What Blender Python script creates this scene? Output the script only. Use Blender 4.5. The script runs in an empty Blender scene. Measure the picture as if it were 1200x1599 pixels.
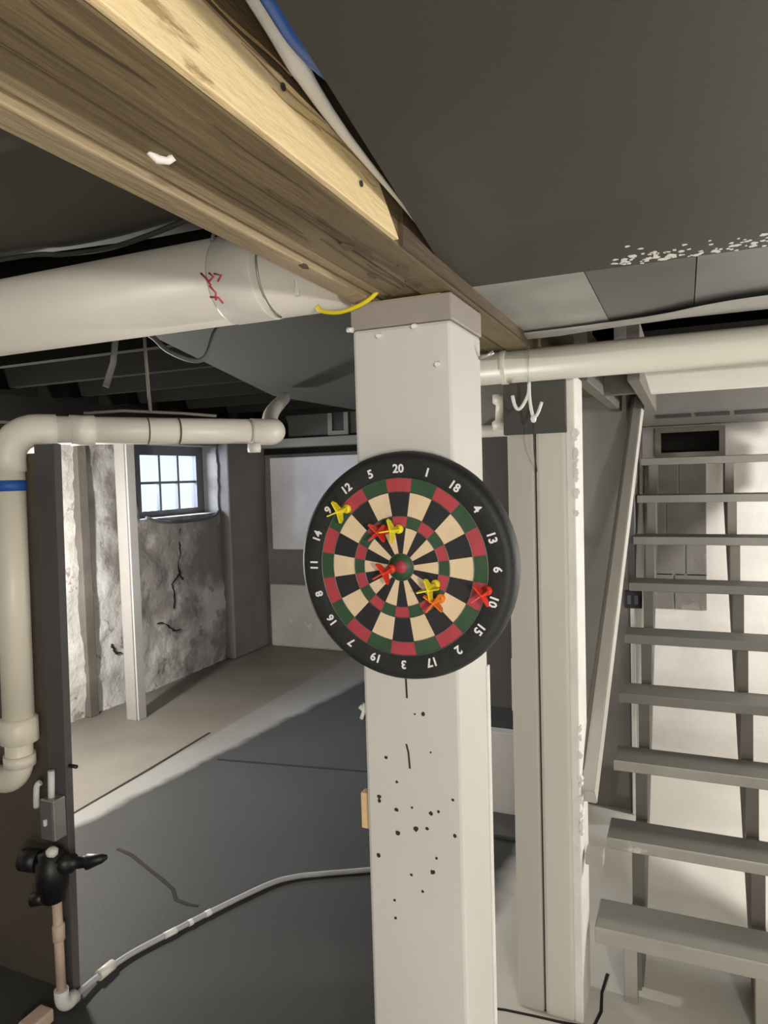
import bpy, bmesh, math, random
from mathutils import Vector, Matrix, noise
random.seed(7)
PI = math.pi
sc = bpy.context.scene
col = sc.collection

# ---------------------------------------------------------------- camera
F_PX, YAW, PITCH, ROLL = 1096.8, 0.40573, -0.05157, 0.029417
EYE = Vector((0, 0, 1.6))
cam_d = bpy.data.cameras.new('camera')
cam_d.sensor_fit = 'VERTICAL'
cam_d.sensor_height = 36.0
cam_d.lens = 36.0 * F_PX / 1599.0
cam_d.clip_start = 0.02
cam = bpy.data.objects.new('camera', cam_d)
col.objects.link(cam)
cy, sy = math.cos(YAW), math.sin(YAW)
fw = Vector((-sy * math.cos(PITCH), cy * math.cos(PITCH), math.sin(PITCH)))
rt = Vector((cy, sy, 0))
dn = -rt.cross(fw)
c, s = math.cos(ROLL), math.sin(ROLL)
r2 = c * rt + s * dn
d2 = -s * rt + c * dn
m = Matrix.Identity(4)
for i in range(3):
    m[i][0], m[i][1], m[i][2], m[i][3] = r2[i], -d2[i], -fw[i], EYE[i]
cam.matrix_world = m
sc.camera = cam

# ---------------------------------------------------------------- world, lights, exposure
sc.view_settings.view_transform = 'Standard'
sc.view_settings.look = 'None'
sc.view_settings.exposure = 0.0
sc.view_settings.gamma = 1.0
sc.view_settings.use_curve_mapping = False
w = bpy.data.worlds.new('overcast_sky')
w.use_nodes = True
w.node_tree.nodes['Background'].inputs[0].default_value = (0.82, 0.90, 1.0, 1)
w.node_tree.nodes['Background'].inputs[1].default_value = 1.4
sc.world = w


def lamp(name, loc, power, color, radius):
    d = bpy.data.lights.new(name, 'POINT')
    d.energy = power
    d.color = color
    d.shadow_soft_size = radius
    o = bpy.data.objects.new(name, d)
    o.location = loc
    col.objects.link(o)
    return o


def area(name, loc, target, sx, sy_, power, color):
    d = bpy.data.lights.new(name, 'AREA')
    d.shape = 'RECTANGLE'
    d.size, d.size_y = sx, sy_
    d.energy = power
    d.color = color
    o = bpy.data.objects.new(name, d)
    o.location = loc
    o.rotation_euler = (Vector(target) - Vector(loc)).to_track_quat('-Z', 'Y').to_euler()
    col.objects.link(o)
    return o


lamp('bulb_near_stairs', (0.82, -0.92, 1.64), 95, (1.0, 0.955, 0.88), 0.06)
lamp('bulb_behind_partition', (-3.1, 2.35, 1.22), 125, (1.0, 0.97, 0.91), 0.06)
lamp('bulb_under_landing', (1.35, 3.05, 1.30), 105, (1.0, 0.97, 0.92), 0.08)
area('added_fill_behind_camera', (0.55, -1.4, 1.15), (-0.8, 2.0, 1.6), 0.5, 0.4, 22, (1.0, 0.96, 0.89))  # unseen fill light, added to brighten undersides and tread fronts
area('daylight_through_window', (-4.55, 4.25, 1.70), (-3.5, 5.05, 1.35), 0.6, 0.5, 45, (0.80, 0.89, 1.0))
area('skylight_through_window', (-4.75, 5.05, 2.15), (-1.8, 3.5, 0.0), 0.7, 0.6, 170, (0.80, 0.86, 1.0))


# ---------------------------------------------------------------- materials
def mat(name, base, rough=0.7, var=0.12, scale=6.0, bump=0.15, bscale=40.0, second=None, amount=0.5,
        stretch=(1, 1, 1), metal=0.0, spots=None, spot_scale=9.0, spot_cut=0.62, spots2=None, scale2=2.0, cut2=.6):
    """procedural paint / wood / concrete: base tone with broad variation, optional second tone, wear spots and fine relief"""
    M = bpy.data.materials.new(name)
    M.use_nodes = True
    nt = M.node_tree
    N, L = nt.nodes, nt.links
    b = N['Principled BSDF']
    b.inputs['Roughness'].default_value = rough
    b.inputs['Metallic'].default_value = metal
    tc = N.new('ShaderNodeTexCoord')
    mp = N.new('ShaderNodeMapping')
    mp.inputs['Scale'].default_value = stretch
    L.new(tc.outputs['Object'], mp.inputs[0])
    nz = N.new('ShaderNodeTexNoise')
    nz.inputs['Scale'].default_value = scale
    nz.inputs['Detail'].default_value = 6
    L.new(mp.outputs[0], nz.inputs['Vector'])
    rp = N.new('ShaderNodeValToRGB')
    b2 = second or tuple(min(1, x * (1 + var)) for x in base)
    b1 = tuple(x * (1 - var) for x in base)
    rp.color_ramp.elements[0].position = 0.5 - 0.22
    rp.color_ramp.elements[1].position = 0.5 + 0.22
    rp.color_ramp.elements[0].color = (*b1, 1)
    rp.color_ramp.elements[1].color = (*b2, 1)
    L.new(nz.outputs['Fac'], rp.inputs[0])
    out = rp.outputs[0]
    for spots, spot_scale, spot_cut in ((spots, spot_scale, spot_cut), (spots2, scale2, cut2)):
        if not spots:
            continue
        n2 = N.new('ShaderNodeTexNoise')
        n2.inputs['Scale'].default_value = spot_scale
        n2.inputs['Detail'].default_value = 8
        n2.inputs['Roughness'].default_value = 0.65
        L.new(mp.outputs[0], n2.inputs['Vector'])
        r = N.new('ShaderNodeValToRGB')
        r.color_ramp.elements[0].position = spot_cut
        r.color_ramp.elements[1].position = spot_cut + 0.05
        L.new(n2.outputs['Fac'], r.inputs[0])
        mx = N.new('ShaderNodeMixRGB')
        mx.inputs[2].default_value = (*spots, 1)
        L.new(r.outputs[0], mx.inputs[0])
        L.new(out, mx.inputs[1])
        out = mx.outputs[0]
    L.new(out, b.inputs['Base Color'])
    if bump:
        n3 = N.new('ShaderNodeTexNoise')
        n3.inputs['Scale'].default_value = bscale
        n3.inputs['Detail'].default_value = 5
        L.new(mp.outputs[0], n3.inputs['Vector'])
        bp = N.new('ShaderNodeBump')
        bp.inputs['Strength'].default_value = bump
        bp.inputs['Distance'].default_value = 0.01
        L.new(n3.outputs['Fac'], bp.inputs['Height'])
        L.new(bp.outputs[0], b.inputs['Normal'])
    return M


def limewash_mat():
    """old limewash: whiter low down and towards the near end, more grey-brown higher up and under the window"""
    M_ = mat('limewashed_rubble', (.66, .635, .595), .88, .10, 3.0, .8, 26, second=(.80, .775, .74), spots=(.40, .345, .32), spot_scale=7, spot_cut=.575)
    nt = M_.node_tree
    N, L = nt.nodes, nt.links
    b = N['Principled BSDF']
    src = b.inputs['Base Color'].links[0].from_socket
    tc = N.new('ShaderNodeTexCoord')
    sp = N.new('ShaderNodeSeparateXYZ')
    L.new(tc.outputs['Object'], sp.inputs[0])

    def m_(op, a, c_):
        n = N.new('ShaderNodeMath')
        n.operation = op
        for i, v in enumerate((a, c_)):
            if isinstance(v, (int, float)):
                n.inputs[i].default_value = v
            else:
                L.new(v, n.inputs[i])
        return n.outputs[0]
    nz = N.new('ShaderNodeTexNoise')
    nz.inputs['Scale'].default_value = 2.6
    nz.inputs['Detail'].default_value = 9
    nz.inputs['Roughness'].default_value = .62
    L.new(tc.outputs['Object'], nz.inputs['Vector'])
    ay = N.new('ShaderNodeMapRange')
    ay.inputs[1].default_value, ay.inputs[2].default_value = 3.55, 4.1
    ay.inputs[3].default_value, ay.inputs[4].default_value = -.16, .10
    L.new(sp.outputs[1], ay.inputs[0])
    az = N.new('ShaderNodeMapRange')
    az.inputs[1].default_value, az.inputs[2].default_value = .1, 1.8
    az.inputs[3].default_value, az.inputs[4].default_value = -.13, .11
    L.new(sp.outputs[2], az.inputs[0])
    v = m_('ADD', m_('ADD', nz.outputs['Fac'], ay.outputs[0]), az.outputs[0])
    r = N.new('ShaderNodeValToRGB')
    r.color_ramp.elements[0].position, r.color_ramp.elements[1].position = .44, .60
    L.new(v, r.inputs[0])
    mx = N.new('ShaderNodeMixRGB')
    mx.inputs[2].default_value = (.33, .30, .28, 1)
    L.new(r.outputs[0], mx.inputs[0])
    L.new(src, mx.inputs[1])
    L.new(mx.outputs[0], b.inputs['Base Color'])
    return M_


def glass_mat():
    M = bpy.data.materials.new('window_glass')
    M.use_nodes = True
    nt = M.node_tree
    nt.nodes.clear()
    o = nt.nodes.new('ShaderNodeOutputMaterial')
    t = nt.nodes.new('ShaderNodeBsdfTransparent')
    t.inputs[0].default_value = (0.95, 0.97, 1, 1)
    g = nt.nodes.new('ShaderNodeBsdfGlossy')
    g.inputs['Roughness'].default_value = 0.05
    x = nt.nodes.new('ShaderNodeMixShader')
    x.inputs[0].default_value = 0.07
    nt.links.new(t.outputs[0], x.inputs[1])
    nt.links.new(g.outputs[0], x.inputs[2])
    nt.links.new(x.outputs[0], o.inputs[0])
    return M


def floor_mat():
    """bare concrete along the left wall, a pale trowelled band, then grey floor paint"""
    M = bpy.data.materials.new('painted_concrete_floor')
    M.use_nodes = True
    nt = M.node_tree
    N, L = nt.nodes, nt.links
    b = N['Principled BSDF']
    b.inputs['Roughness'].default_value = 0.68
    b.inputs['Specular IOR Level'].default_value = 0.35
    tc = N.new('ShaderNodeTexCoord')
    sp = N.new('ShaderNodeSeparateXYZ')
    L.new(tc.outputs['Object'], sp.inputs[0])

    def math_(op, a, b_):
        n = N.new('ShaderNodeMath')
        n.operation = op
        for i, v in enumerate((a, b_)):
            if isinstance(v, (int, float)):
                n.inputs[i].default_value = v
            else:
                L.new(v, n.inputs[i])
        return n.outputs[0]

    def noise_(scale, detail=6):
        n = N.new('ShaderNodeTexNoise')
        n.inputs['Scale'].default_value = scale
        n.inputs['Detail'].default_value = detail
        L.new(tc.outputs['Object'], n.inputs['Vector'])
        return n.outputs['Fac']

    def ramp(v, p0, c0, p1, c1):
        r = N.new('ShaderNodeValToRGB')
        r.color_ramp.elements[0].position = p0
        r.color_ramp.elements[0].color = (*c0, 1)
        r.color_ramp.elements[1].position = p1
        r.color_ramp.elements[1].color = (*c1, 1)
        L.new(v, r.inputs[0])
        return r.outputs[0]

    def mix(f, a, b_):
        n = N.new('ShaderNodeMixRGB')
        L.new(f, n.inputs[0])
        L.new(a, n.inputs[1])
        L.new(b_, n.inputs[2])
        return n.outputs[0]

    nb = noise_(1.6)
    conc = ramp(nb, .3, (.175, .155, .13), .7, (.25, .23, .20))
    band = ramp(nb, .3, (.24, .232, .215), .7, (.30, .29, .275))
    paint = ramp(noise_(1.1, 4), .3, (.042, .041, .038), .7, (.060, .059, .056))
    wob = math_('MULTIPLY', math_('SUBTRACT', noise_(5), .5), .10)
    d1 = math_('ADD', math_('ADD', sp.outputs[0], 2.755), math_('MULTIPLY', wob, .4))
    d2_ = math_('ADD', math_('SUBTRACT', math_('ADD', sp.outputs[0], 2.93), math_('MULTIPLY', sp.outputs[1], .12)), wob)
    f1 = ramp(math_('ADD', d1, .5), .49, (0, 0, 0), .52, (1, 1, 1))
    f2 = ramp(math_('ADD', d2_, .5), .48, (0, 0, 0), .54, (1, 1, 1))
    # pale slab round and beyond the stairs: strong light there put into the colour
    d3 = math_('ADD', math_('SUBTRACT', math_('ADD', sp.outputs[0], .72), math_('MULTIPLY', sp.outputs[1], .02)), wob)
    f3 = ramp(math_('ADD', d3, .5), .47, (0, 0, 0), .56, (1, 1, 1))
    pale = ramp(nb, .3, (.60, .57, .51), .7, (.70, .67, .61))
    colr = mix(f3, mix(f2, mix(f1, conc, band), paint), pale)
    L.new(colr, b.inputs['Base Color'])
    bp = N.new('ShaderNodeBump')
    bp.inputs['Strength'].default_value = .12
    bp.inputs['Distance'].default_value = .01
    L.new(noise_(30), bp.inputs['Height'])
    L.new(bp.outputs[0], b.inputs['Normal'])
    return M


M = dict(
    floor=floor_mat(),
    whitewash=mat('whitewashed_stone', (.60, .57, .53), .85, .10, 2.2, .35, 22, second=(.74, .71, .68), spots=(.30, .27, .25), spot_scale=5.5, spot_cut=.56, spots2=(.36, .345, .335), scale2=1.3, cut2=.53),
    limewash=limewash_mat(),
    whitewall=mat('white_painted_block', (.62, .595, .565), .8, .06, 2.0, .25, 25, second=(.70, .675, .645), spots=(.40, .37, .35), spot_scale=3.2, spot_cut=.68),
    bareblock=mat('bare_grey_block', (.17, .16, .148), .85, .15, 5, .4, 30, spots=(.27, .25, .24), spot_scale=6, spot_cut=.6),
    greywall=mat('grey_painted_panel', (.22, .21, .19), .75, .08, 2.0, .08),
    greypanel=mat('grey_painted_patch', (.42, .41, .42), .75, .15, 3.0, .10),
    panelpaint=mat('dark_olive_panel_paint', (.062, .059, .045), .7, .08, 1.6, .05),
    darkpaint=mat('dark_grey_paint', (.044, .0425, .033), .6, .08, 1.4, .05),
    darkceil=mat('black_painted_joists', (.007, .0066, .0055), .8, .15, 2.0, .1),
    soffit=mat('grey_green_soffit', (.052, .053, .046), .7, .08, 1.6, .05),
    backdark=mat('dark_grey_render', (.13, .125, .12), .8, .15, 3.0, .2),
    darkpost=mat('charcoal_paint', (.085, .08, .08), .6, .10, 5.0, .1, stretch=(1, 1, .2)),
    brown=mat('olive_brown_panel', (.095, .078, .055), .7, .2, 2.5, .1),
    column=mat('pale_grey_paint', (.60, .58, .545), .55, .03, 3.0, .08, 18),
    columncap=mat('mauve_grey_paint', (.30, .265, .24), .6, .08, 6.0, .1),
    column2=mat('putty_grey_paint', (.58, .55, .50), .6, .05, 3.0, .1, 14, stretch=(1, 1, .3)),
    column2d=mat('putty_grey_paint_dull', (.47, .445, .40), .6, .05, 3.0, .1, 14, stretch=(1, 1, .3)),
    flake=mat('white_flaking_paint', (.72, .70, .66), .7, .08, 12, .3),
    beam=mat('old_tan_wood', (.145, .10, .047), .65, .18, 4.0, .35, 22, second=(.205, .15, .078), stretch=(4, .5, 4), spots=(.07, .045, .02), spot_scale=3.2, spot_cut=.60),
    beam2=mat('old_tan_wood_grey', (.32, .245, .14), .65, .18, 4.0, .35, 22, second=(.40, .31, .19), stretch=(4, .5, 4), spots=(.10, .065, .03), spot_scale=3.2, spot_cut=.62),
    board=mat('cream_lit_board', (.78, .61, .34), .6, .06, 3.0, .3, 25, stretch=(4, .7, 4), spots=(.40, .27, .13), spot_scale=5.0, spot_cut=.63),
    boardsplit=mat('brown_split', (.36, .24, .11), .8, .2, 8, 0),
    oldwood=mat('dark_brown_wood', (.085, .055, .028), .7, .25, 7.0, .3, 22, stretch=(4, .4, 4)),
    pvc=mat('cream_plastic_pipe', (.82, .77, .65), .38, .05, 3.0, .03),
    pvcgrey=mat('grey_white_pipe', (.73, .69, .62), .40, .06, 4.0, .03),
    pvcsleeve=mat('pale_pipe_sleeve', (.78, .75, .69), .40, .06, 4.0, .03),
    galv2=mat('galvanised_light', (.36, .365, .345), .42, .18, 5.0, .06, 12, metal=.3),
    galv3=mat('galvanised_mid', (.21, .213, .208), .38, .25, 3.0, .06, 12, metal=.4),
    galv=mat('galvanised_sheet', (.14, .145, .138), .38, .30, 3.0, .06, 12, metal=.45),
    white=mat('white_plastic', (.78, .77, .74), .5, .04, 5, .03),
    whitebeam=mat('white_gloss_board', (.80, .78, .72), .5, .04, 5, .05),
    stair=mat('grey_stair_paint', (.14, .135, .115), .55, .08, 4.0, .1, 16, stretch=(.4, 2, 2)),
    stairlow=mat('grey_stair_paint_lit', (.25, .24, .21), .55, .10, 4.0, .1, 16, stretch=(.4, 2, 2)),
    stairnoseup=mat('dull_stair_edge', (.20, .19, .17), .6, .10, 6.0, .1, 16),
    stairnose=mat('lit_worn_stair_edge', (.36, .345, .31), .6, .12, 6.0, .15, 16, spots=(.60, .57, .52), spot_scale=5, spot_cut=.62),  # light on the tread fronts put into a paler tone, plus wear spots
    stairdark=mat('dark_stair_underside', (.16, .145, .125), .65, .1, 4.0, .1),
    rail=mat('pale_rail_paint', (.46, .44, .40), .55, .08, 6.0, .1, stretch=(3, 1, 1)),
    black=mat('black_plastic', (.012, .012, .013), .45, .2, 8, .03),
    ring=mat('black_dartboard_rim', (.013, .014, .013), .62, .25, 20, .12, 90),
    bedblack=mat('black_bed', (.016, .016, .018), .6, .2, 30, .05),
    bedcream=mat('cream_bed', (.74, .58, .38), .6, .05, 25, .05),
    bedred=mat('red_bed', (.42, .05, .065), .55, .1, 30, .05),
    bedgreen=mat('green_bed', (.03, .075, .035), .55, .15, 30, .05),
    wire=mat('board_wire', (.16, .17, .14), .4, .1, 20, 0, metal=.6),
    number=mat('white_number', (.80, .80, .78), .5, .03, 10, 0),
    dartyellow=mat('yellow_flight', (.85, .72, .02), .4, .06, 20, 0),
    dartred=mat('red_flight', (.75, .04, .02), .4, .08, 20, 0),
    dartorange=mat('orange_flight', (.85, .20, .015), .4, .08, 20, 0),
    steel=mat('dull_steel', (.40, .39, .37), .4, .15, 12, .05, metal=.7),
    yellowwire=mat('yellow_cable', (.75, .60, .02), .45, .06, 12, 0),
    blue=mat('blue_plastic', (.015, .13, .55), .35, .15, 5, 0),
    tape=mat('blue_tape', (.02, .10, .42), .55, .06, 12, 0),
    redink=mat('red_marker', (.50, .06, .09), .6, .1, 20, 0),
    greyhose=mat('grey_hose', (.40, .40, .42), .45, .08, 6, .03),
    shim=mat('fresh_wood_shim', (.72, .52, .27), .6, .08, 8, .1),
    hole=mat('dark_hole', (.03, .025, .02), .9, .2, 20, 0),
    crack=mat('dirt_in_crack', (.014, .012, .010), .9, .2, 20, 0),
    copper=mat('painted_copper', (.60, .46, .36), .5, .12, 14, .05),
    framegrey=mat('grey_window_frame', (.13, .13, .14), .6, .1, 6, .05),
    glass=glass_mat(),
)

M['darkceil'].node_tree.nodes['Principled BSDF'].inputs['Specular IOR Level'].default_value = .12


# ---------------------------------------------------------------- mesh helpers
class MB:
    def __init__(self):
        self.bm = bmesh.new()
        self.mats = []

    def box(self, x0, x1, y0, y1, z0, z1, bev=0.0, rot=None, piv=None):
        vs = [self.bm.verts.new((x, y, z)) for x in (x0, x1) for y in (y0, y1) for z in (z0, z1)]
        fs = [(0, 1, 3, 2), (4, 6, 7, 5), (0, 4, 5, 1), (2, 3, 7, 6), (0, 2, 6, 4), (1, 5, 7, 3)]
        faces = [self.bm.faces.new([vs[i] for i in f]) for f in fs]
        if bev:
            es = list({e for f in faces for e in f.edges})
            r = bmesh.ops.bevel(self.bm, geom=es, offset=bev, segments=2, affect='EDGES', profile=.5)
            vs = list({v for f in r['faces'] for v in f.verts} | {v for v in vs if v.is_valid})
        if rot is not None:
            bmesh.ops.rotate(self.bm, verts=vs, cent=piv or (0, 0, 0), matrix=rot)
        return self

    def prism(self, pts, z0, z1, axis=2, bev=0.0):
        """polygon pts extruded along an axis: axis 2 uses (x,y), axis 0 uses (y,z), axis 1 uses (x,z)"""
        def P(a, b, h):
            return {2: (a, b, h), 0: (h, a, b), 1: (a, h, b)}[axis]
        lo = [self.bm.verts.new(P(a, b, z0)) for a, b in pts]
        hi = [self.bm.verts.new(P(a, b, z1)) for a, b in pts]
        n = len(pts)
        fs = [self.bm.faces.new(lo[::-1]), self.bm.faces.new(hi)]
        for i in range(n):
            j = (i + 1) % n
            fs.append(self.bm.faces.new([lo[i], lo[j], hi[j], hi[i]]))
        if bev:
            es = list({e for f in fs for e in f.edges})
            bmesh.ops.bevel(self.bm, geom=es, offset=bev, segments=2, affect='EDGES', profile=.5)
        return self

    def tube(self, path, r, n=12, caps=True, flat=1.0):
        pts = [Vector(p) for p in path]
        rs = r if isinstance(r, (list, tuple)) else [r] * len(pts)
        rings = []
        t0 = (pts[1] - pts[0]).normalized()
        up = Vector((0, 0, 1)) if abs(t0.z) < .9 else Vector((1, 0, 0))
        u = t0.cross(up).normalized()
        for i, p in enumerate(pts):
            if i == 0:
                t = t0
            elif i == len(pts) - 1:
                t = (pts[i] - pts[i - 1]).normalized()
            else:
                t = ((pts[i + 1] - pts[i]).normalized() + (pts[i] - pts[i - 1]).normalized()).normalized()
            u = (u - t * u.dot(t)).normalized()
            v = t.cross(u)
            rings.append([self.bm.verts.new(p + rs[i] * (math.cos(2 * PI * k / n) * u + flat * math.sin(2 * PI * k / n) * v)) for k in range(n)])
        for a, b in zip(rings, rings[1:]):
            for k in range(n):
                f = self.bm.faces.new([a[k], a[(k + 1) % n], b[(k + 1) % n], b[k]])
                f.smooth = True
        if caps:
            self.bm.faces.new(rings[0][::-1])
            self.bm.faces.new(rings[-1])
        return self

    def lathe(self, prof, n=64, closed=False):
        """profile of (r, h) turned about the local z axis"""
        rings = []
        for r, h in prof:
            if r < 1e-6:
                rings.append([self.bm.verts.new((0, 0, h))])
            else:
                rings.append([self.bm.verts.new((r * math.cos(2 * PI * k / n), r * math.sin(2 * PI * k / n), h)) for k in range(n)])
        pairs = list(zip(rings, rings[1:]))
        if closed:
            pairs.append((rings[-1], rings[0]))
        for a, b in pairs:
            for k in range(n):
                j = (k + 1) % n
                if len(a) == 1 and len(b) == 1:
                    continue
                if len(a) == 1:
                    f = self.bm.faces.new([a[0], b[j], b[k]])
                elif len(b) == 1:
                    f = self.bm.faces.new([a[k], a[j], b[0]])
                else:
                    f = self.bm.faces.new([a[k], a[j], b[j], b[k]])
                f.smooth = True
        return self

    def move(self, mtx):
        self.bm.transform(mtx)
        return self

    def build(self, name, m, parent=None, keep=True):
        bmesh.ops.recalc_face_normals(self.bm, faces=self.bm.faces)
        me = bpy.data.meshes.new(name)
        self.bm.to_mesh(me)
        self.bm.free()
        for mm in (m if isinstance(m, (list, tuple)) else [m]):
            me.materials.append(mm)
        o = bpy.data.objects.new(name, me)
        col.objects.link(o)
        if parent:
            put(o, parent)
        return o


def put(o, parent):
    """parent a part whose mesh is written in world coordinates"""
    o.parent = parent
    o.matrix_parent_inverse = Matrix.Translation(parent.location).inverted() if parent.type == 'EMPTY' else Matrix.Identity(4)
    if parent.type == 'MESH' and parent.parent is not None:
        o.matrix_parent_inverse = Matrix.Identity(4)


def thing(name, label, cat, loc, group=None):
    o = bpy.data.objects.new(name, None)
    o.empty_display_size = .05
    o.location = loc
    col.objects.link(o)
    tag(o, label, cat, group)
    return o


def tag(o, label, cat, group=None):
    o['label'] = label
    o['category'] = cat
    if group:
        o['group'] = group
    return o


def struct(o, label=None):
    o['kind'] = 'structure'
    if label:
        o['label'] = label
    return o


def arc(center, a, b, t0, t1, n):
    """points center + cos*a + sin*b"""
    c_, a, b = Vector(center), Vector(a), Vector(b)
    return [c_ + math.cos(t0 + (t1 - t0) * i / n) * a + math.sin(t0 + (t1 - t0) * i / n) * b for i in range(n + 1)]


def smooth_path(pts, n=6):
    """Catmull-Rom through the points"""
    P = [Vector(p) for p in pts]
    P = [2 * P[0] - P[1]] + P + [2 * P[-1] - P[-2]]
    out = []
    for i in range(1, len(P) - 2):
        for k in range(n):
            t = k / n
            a, b, c_, d = P[i - 1], P[i], P[i + 1], P[i + 2]
            out.append(.5 * ((2 * b) + (c_ - a) * t + (2 * a - 5 * b + 4 * c_ - d) * t * t + (3 * b - a - 3 * c_ + d) * t ** 3))
    out.append(P[-2])
    return out


def rough_wall(name, axis, pos, u0, u1, z0, z1, step, amp, m, facing, hole=None, depth=.28, seed=0):
    """a rubble wall under thick paint: gridded sheet, bumpy on its room side, with an optional opening and its reveals"""
    bm = bmesh.new()
    us = [u0 + (u1 - u0) * i / round((u1 - u0) / step) for i in range(round((u1 - u0) / step) + 1)]
    zs = [z0 + (z1 - z0) * i / round((z1 - z0) / step) for i in range(round((z1 - z0) / step) + 1)]
    if hole:
        def snap(L_, v):
            k = min(range(len(L_)), key=lambda i: abs(L_[i] - v))
            L_[k] = v
            return k
        hu0, hu1 = snap(us, hole[0]), snap(us, hole[1])
        hz0, hz1 = snap(zs, hole[2]), snap(zs, hole[3])
    g = {}
    for i, u in enumerate(us):
        for j, z in enumerate(zs):
            p = Vector((u * 1.7 + seed, z * 2.3, seed * 3.1))
            h = amp * (1.0 * noise.noise(p) + .6 * noise.noise(p * 2.7) + .35 * noise.noise(p * 6.1) + .25 * noise.noise(p * 12) + .16 * noise.noise(p * 27))
            x = pos + facing * h
            g[i, j] = bm.verts.new((x, u, z) if axis == 0 else (u, x, z))
    for i in range(len(us) - 1):
        for j in range(len(zs) - 1):
            if hole and hu0 <= i < hu1 and hz0 <= j < hz1:
                continue
            f = bm.faces.new([g[i, j], g[i + 1, j], g[i + 1, j + 1], g[i, j + 1]])
            f.smooth = True

    def back(v):
        q = v.co.copy()
        q[axis] = pos - facing * depth
        return bm.verts.new(q)
    def strip(keys):
        vs = [g[k] for k in keys]
        bs = [back(v) for v in vs]
        for a in range(len(vs) - 1):
            bm.faces.new([vs[a], vs[a + 1], bs[a + 1], bs[a]])
    nu, nz = len(us) - 1, len(zs) - 1
    strip([(i, nz) for i in range(nu + 1)])
    strip([(0, j) for j in range(nz + 1)])
    strip([(nu, j) for j in range(nz + 1)])
    if hole:
        strip([(i, hz0) for i in range(hu0, hu1 + 1)])
        strip([(i, hz1) for i in range(hu0, hu1 + 1)])
        strip([(hu0, j) for j in range(hz0, hz1 + 1)])
        strip([(hu1, j) for j in range(hz0, hz1 + 1)])
    bmesh.ops.recalc_face_normals(bm, faces=bm.faces)
    me = bpy.data.meshes.new(name)
    bm.to_mesh(me)
    bm.free()
    me.materials.append(m)
    o = bpy.data.objects.new(name, me)
    col.objects.link(o)
    return struct(o)


def disc(mb, x, y, z, r, n=8):
    """thin disc facing the viewer's side of a wall whose normal is -Y"""
    pts = [(x + r * (1 + .25 * random.uniform(-1, 1)) * math.cos(2 * PI * k / n), z + r * (1 + .25 * random.uniform(-1, 1)) * math.sin(2 * PI * k / n)) for k in range(n)]
    mb.prism(pts, y - .0008, y + .002, axis=1)


def ribbon(mb, pts, wid, z0=0.0, z1=.0012):
    """flat strip lying on the floor along pts"""
    P = [Vector((p[0], p[1], 0)) for p in pts]
    L_, R_ = [], []
    for i, p in enumerate(P):
        t = (P[min(i + 1, len(P) - 1)] - P[max(i - 1, 0)]).normalized()
        n = Vector((-t.y, t.x, 0)) * wid * random.uniform(.35, .65)
        L_.append(p + n)
        R_.append(p - n)
    mb.prism([(q.x, q.y) for q in L_ + R_[::-1]], z0, z1)


# ================================================================= LARGE STRUCTURE
XL, YB, ZC = -3.8, 5.75, 2.35
o = MB().box(-4.1, 2.2, -2.2, 6.0, -.12, 0).build('floor', M['floor'])
floor = struct(o)
struct(MB().box(-4.1, 2.2, -2.2, 6.0, ZC, ZC + .1).build('ceiling', M['darkceil']))
HOLE = (4.16, 5.14, 1.32, 1.90)
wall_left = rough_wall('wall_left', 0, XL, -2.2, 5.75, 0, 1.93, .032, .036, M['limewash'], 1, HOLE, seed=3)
struct(MB().box(-4.08, XL + .01, -2.2, 5.9, 1.93, ZC).build('trim_1', M['darkceil']))
wall_back = rough_wall('wall_back', 1, YB, -3.8, -.3, 0, 1.83, .06, .012, M['backdark'], -1, seed=8)
struct(MB().box(-3.8, -.3, 5.745, 6.0, 1.83, ZC).build('trim_2', M['darkceil']))
struct(MB().box(-4.1, 2.2, -2.3, -2.2, 0, ZC).build('wall_front', M['greywall']))
struct(MB().box(2.2, 2.3, -2.2, 6.0, 0, ZC).build('wall_right', M['whitewall']))
wall_stair = rough_wall('wall_behind', 1, 4.25, -.6, 2.2, 0, 1.83, .05, .010, M['whitewall'], -1, seed=15)
struct(MB().box(-.6, 2.2, 4.16, 4.5, 1.83, ZC).build('trim_3', mat('grey_bulkhead', (.17, .16, .145), .7, .1, 3, .1)))
for a, b in ((-.14, .035), (.06, .22), (.25, .6), (.64, 1.0)):
    struct(MB().box(a, b, 4.15, 4.161, 1.868, 1.886).build('trim_33', M['black']))
# bare grey blocks showing where the white paint stops
for z_, xs in ((1.42, (-.215, -.035, .11)), (1.20, (-.215, -.10, .11)), (.99, (-.215, .0, .11)), (.80, (-.215, -.06, .11))):
    for a, b in zip(xs, xs[1:]):
        MB().box(a + .003, b - .003, 4.232, 4.26, z_ + .003, z_ + .207, .004).build('block', M['bareblock'], wall_stair)
# grey partition beside the stairs, standing between the two columns' line and the stair wall
struct(MB().box(-.79, -.215, 3.40, 3.48, 0, 2.0).build('wall_side', M['greywall']))
struct(MB().box(-.24, -.212, 3.37, 3.40, 0, 1.98).build('trim_4', M['darkpost']))
struct(MB().box(-1.02, -.79, 3.42, 3.48, .42, 1.80).build('door_1', M['darkpost']))
struct(MB().box(-1.02, -.60, 3.13, 3.19, .015, .40, .004).build('trim_5', M['whitewall']))
struct(MB().box(-1.02, -.60, 2.93, 3.13, .0, .02, .004).build('trim_34', M['darkpost']))
struct(MB().box(-1.10, -.79, 3.40, 3.48, 1.80, 2.35).build('trim_6', M['greywall']))
struct(MB().box(-.30, -.22, 3.48, 4.26, 0, 2.35).build('wall_corner', M['greywall']))

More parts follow.
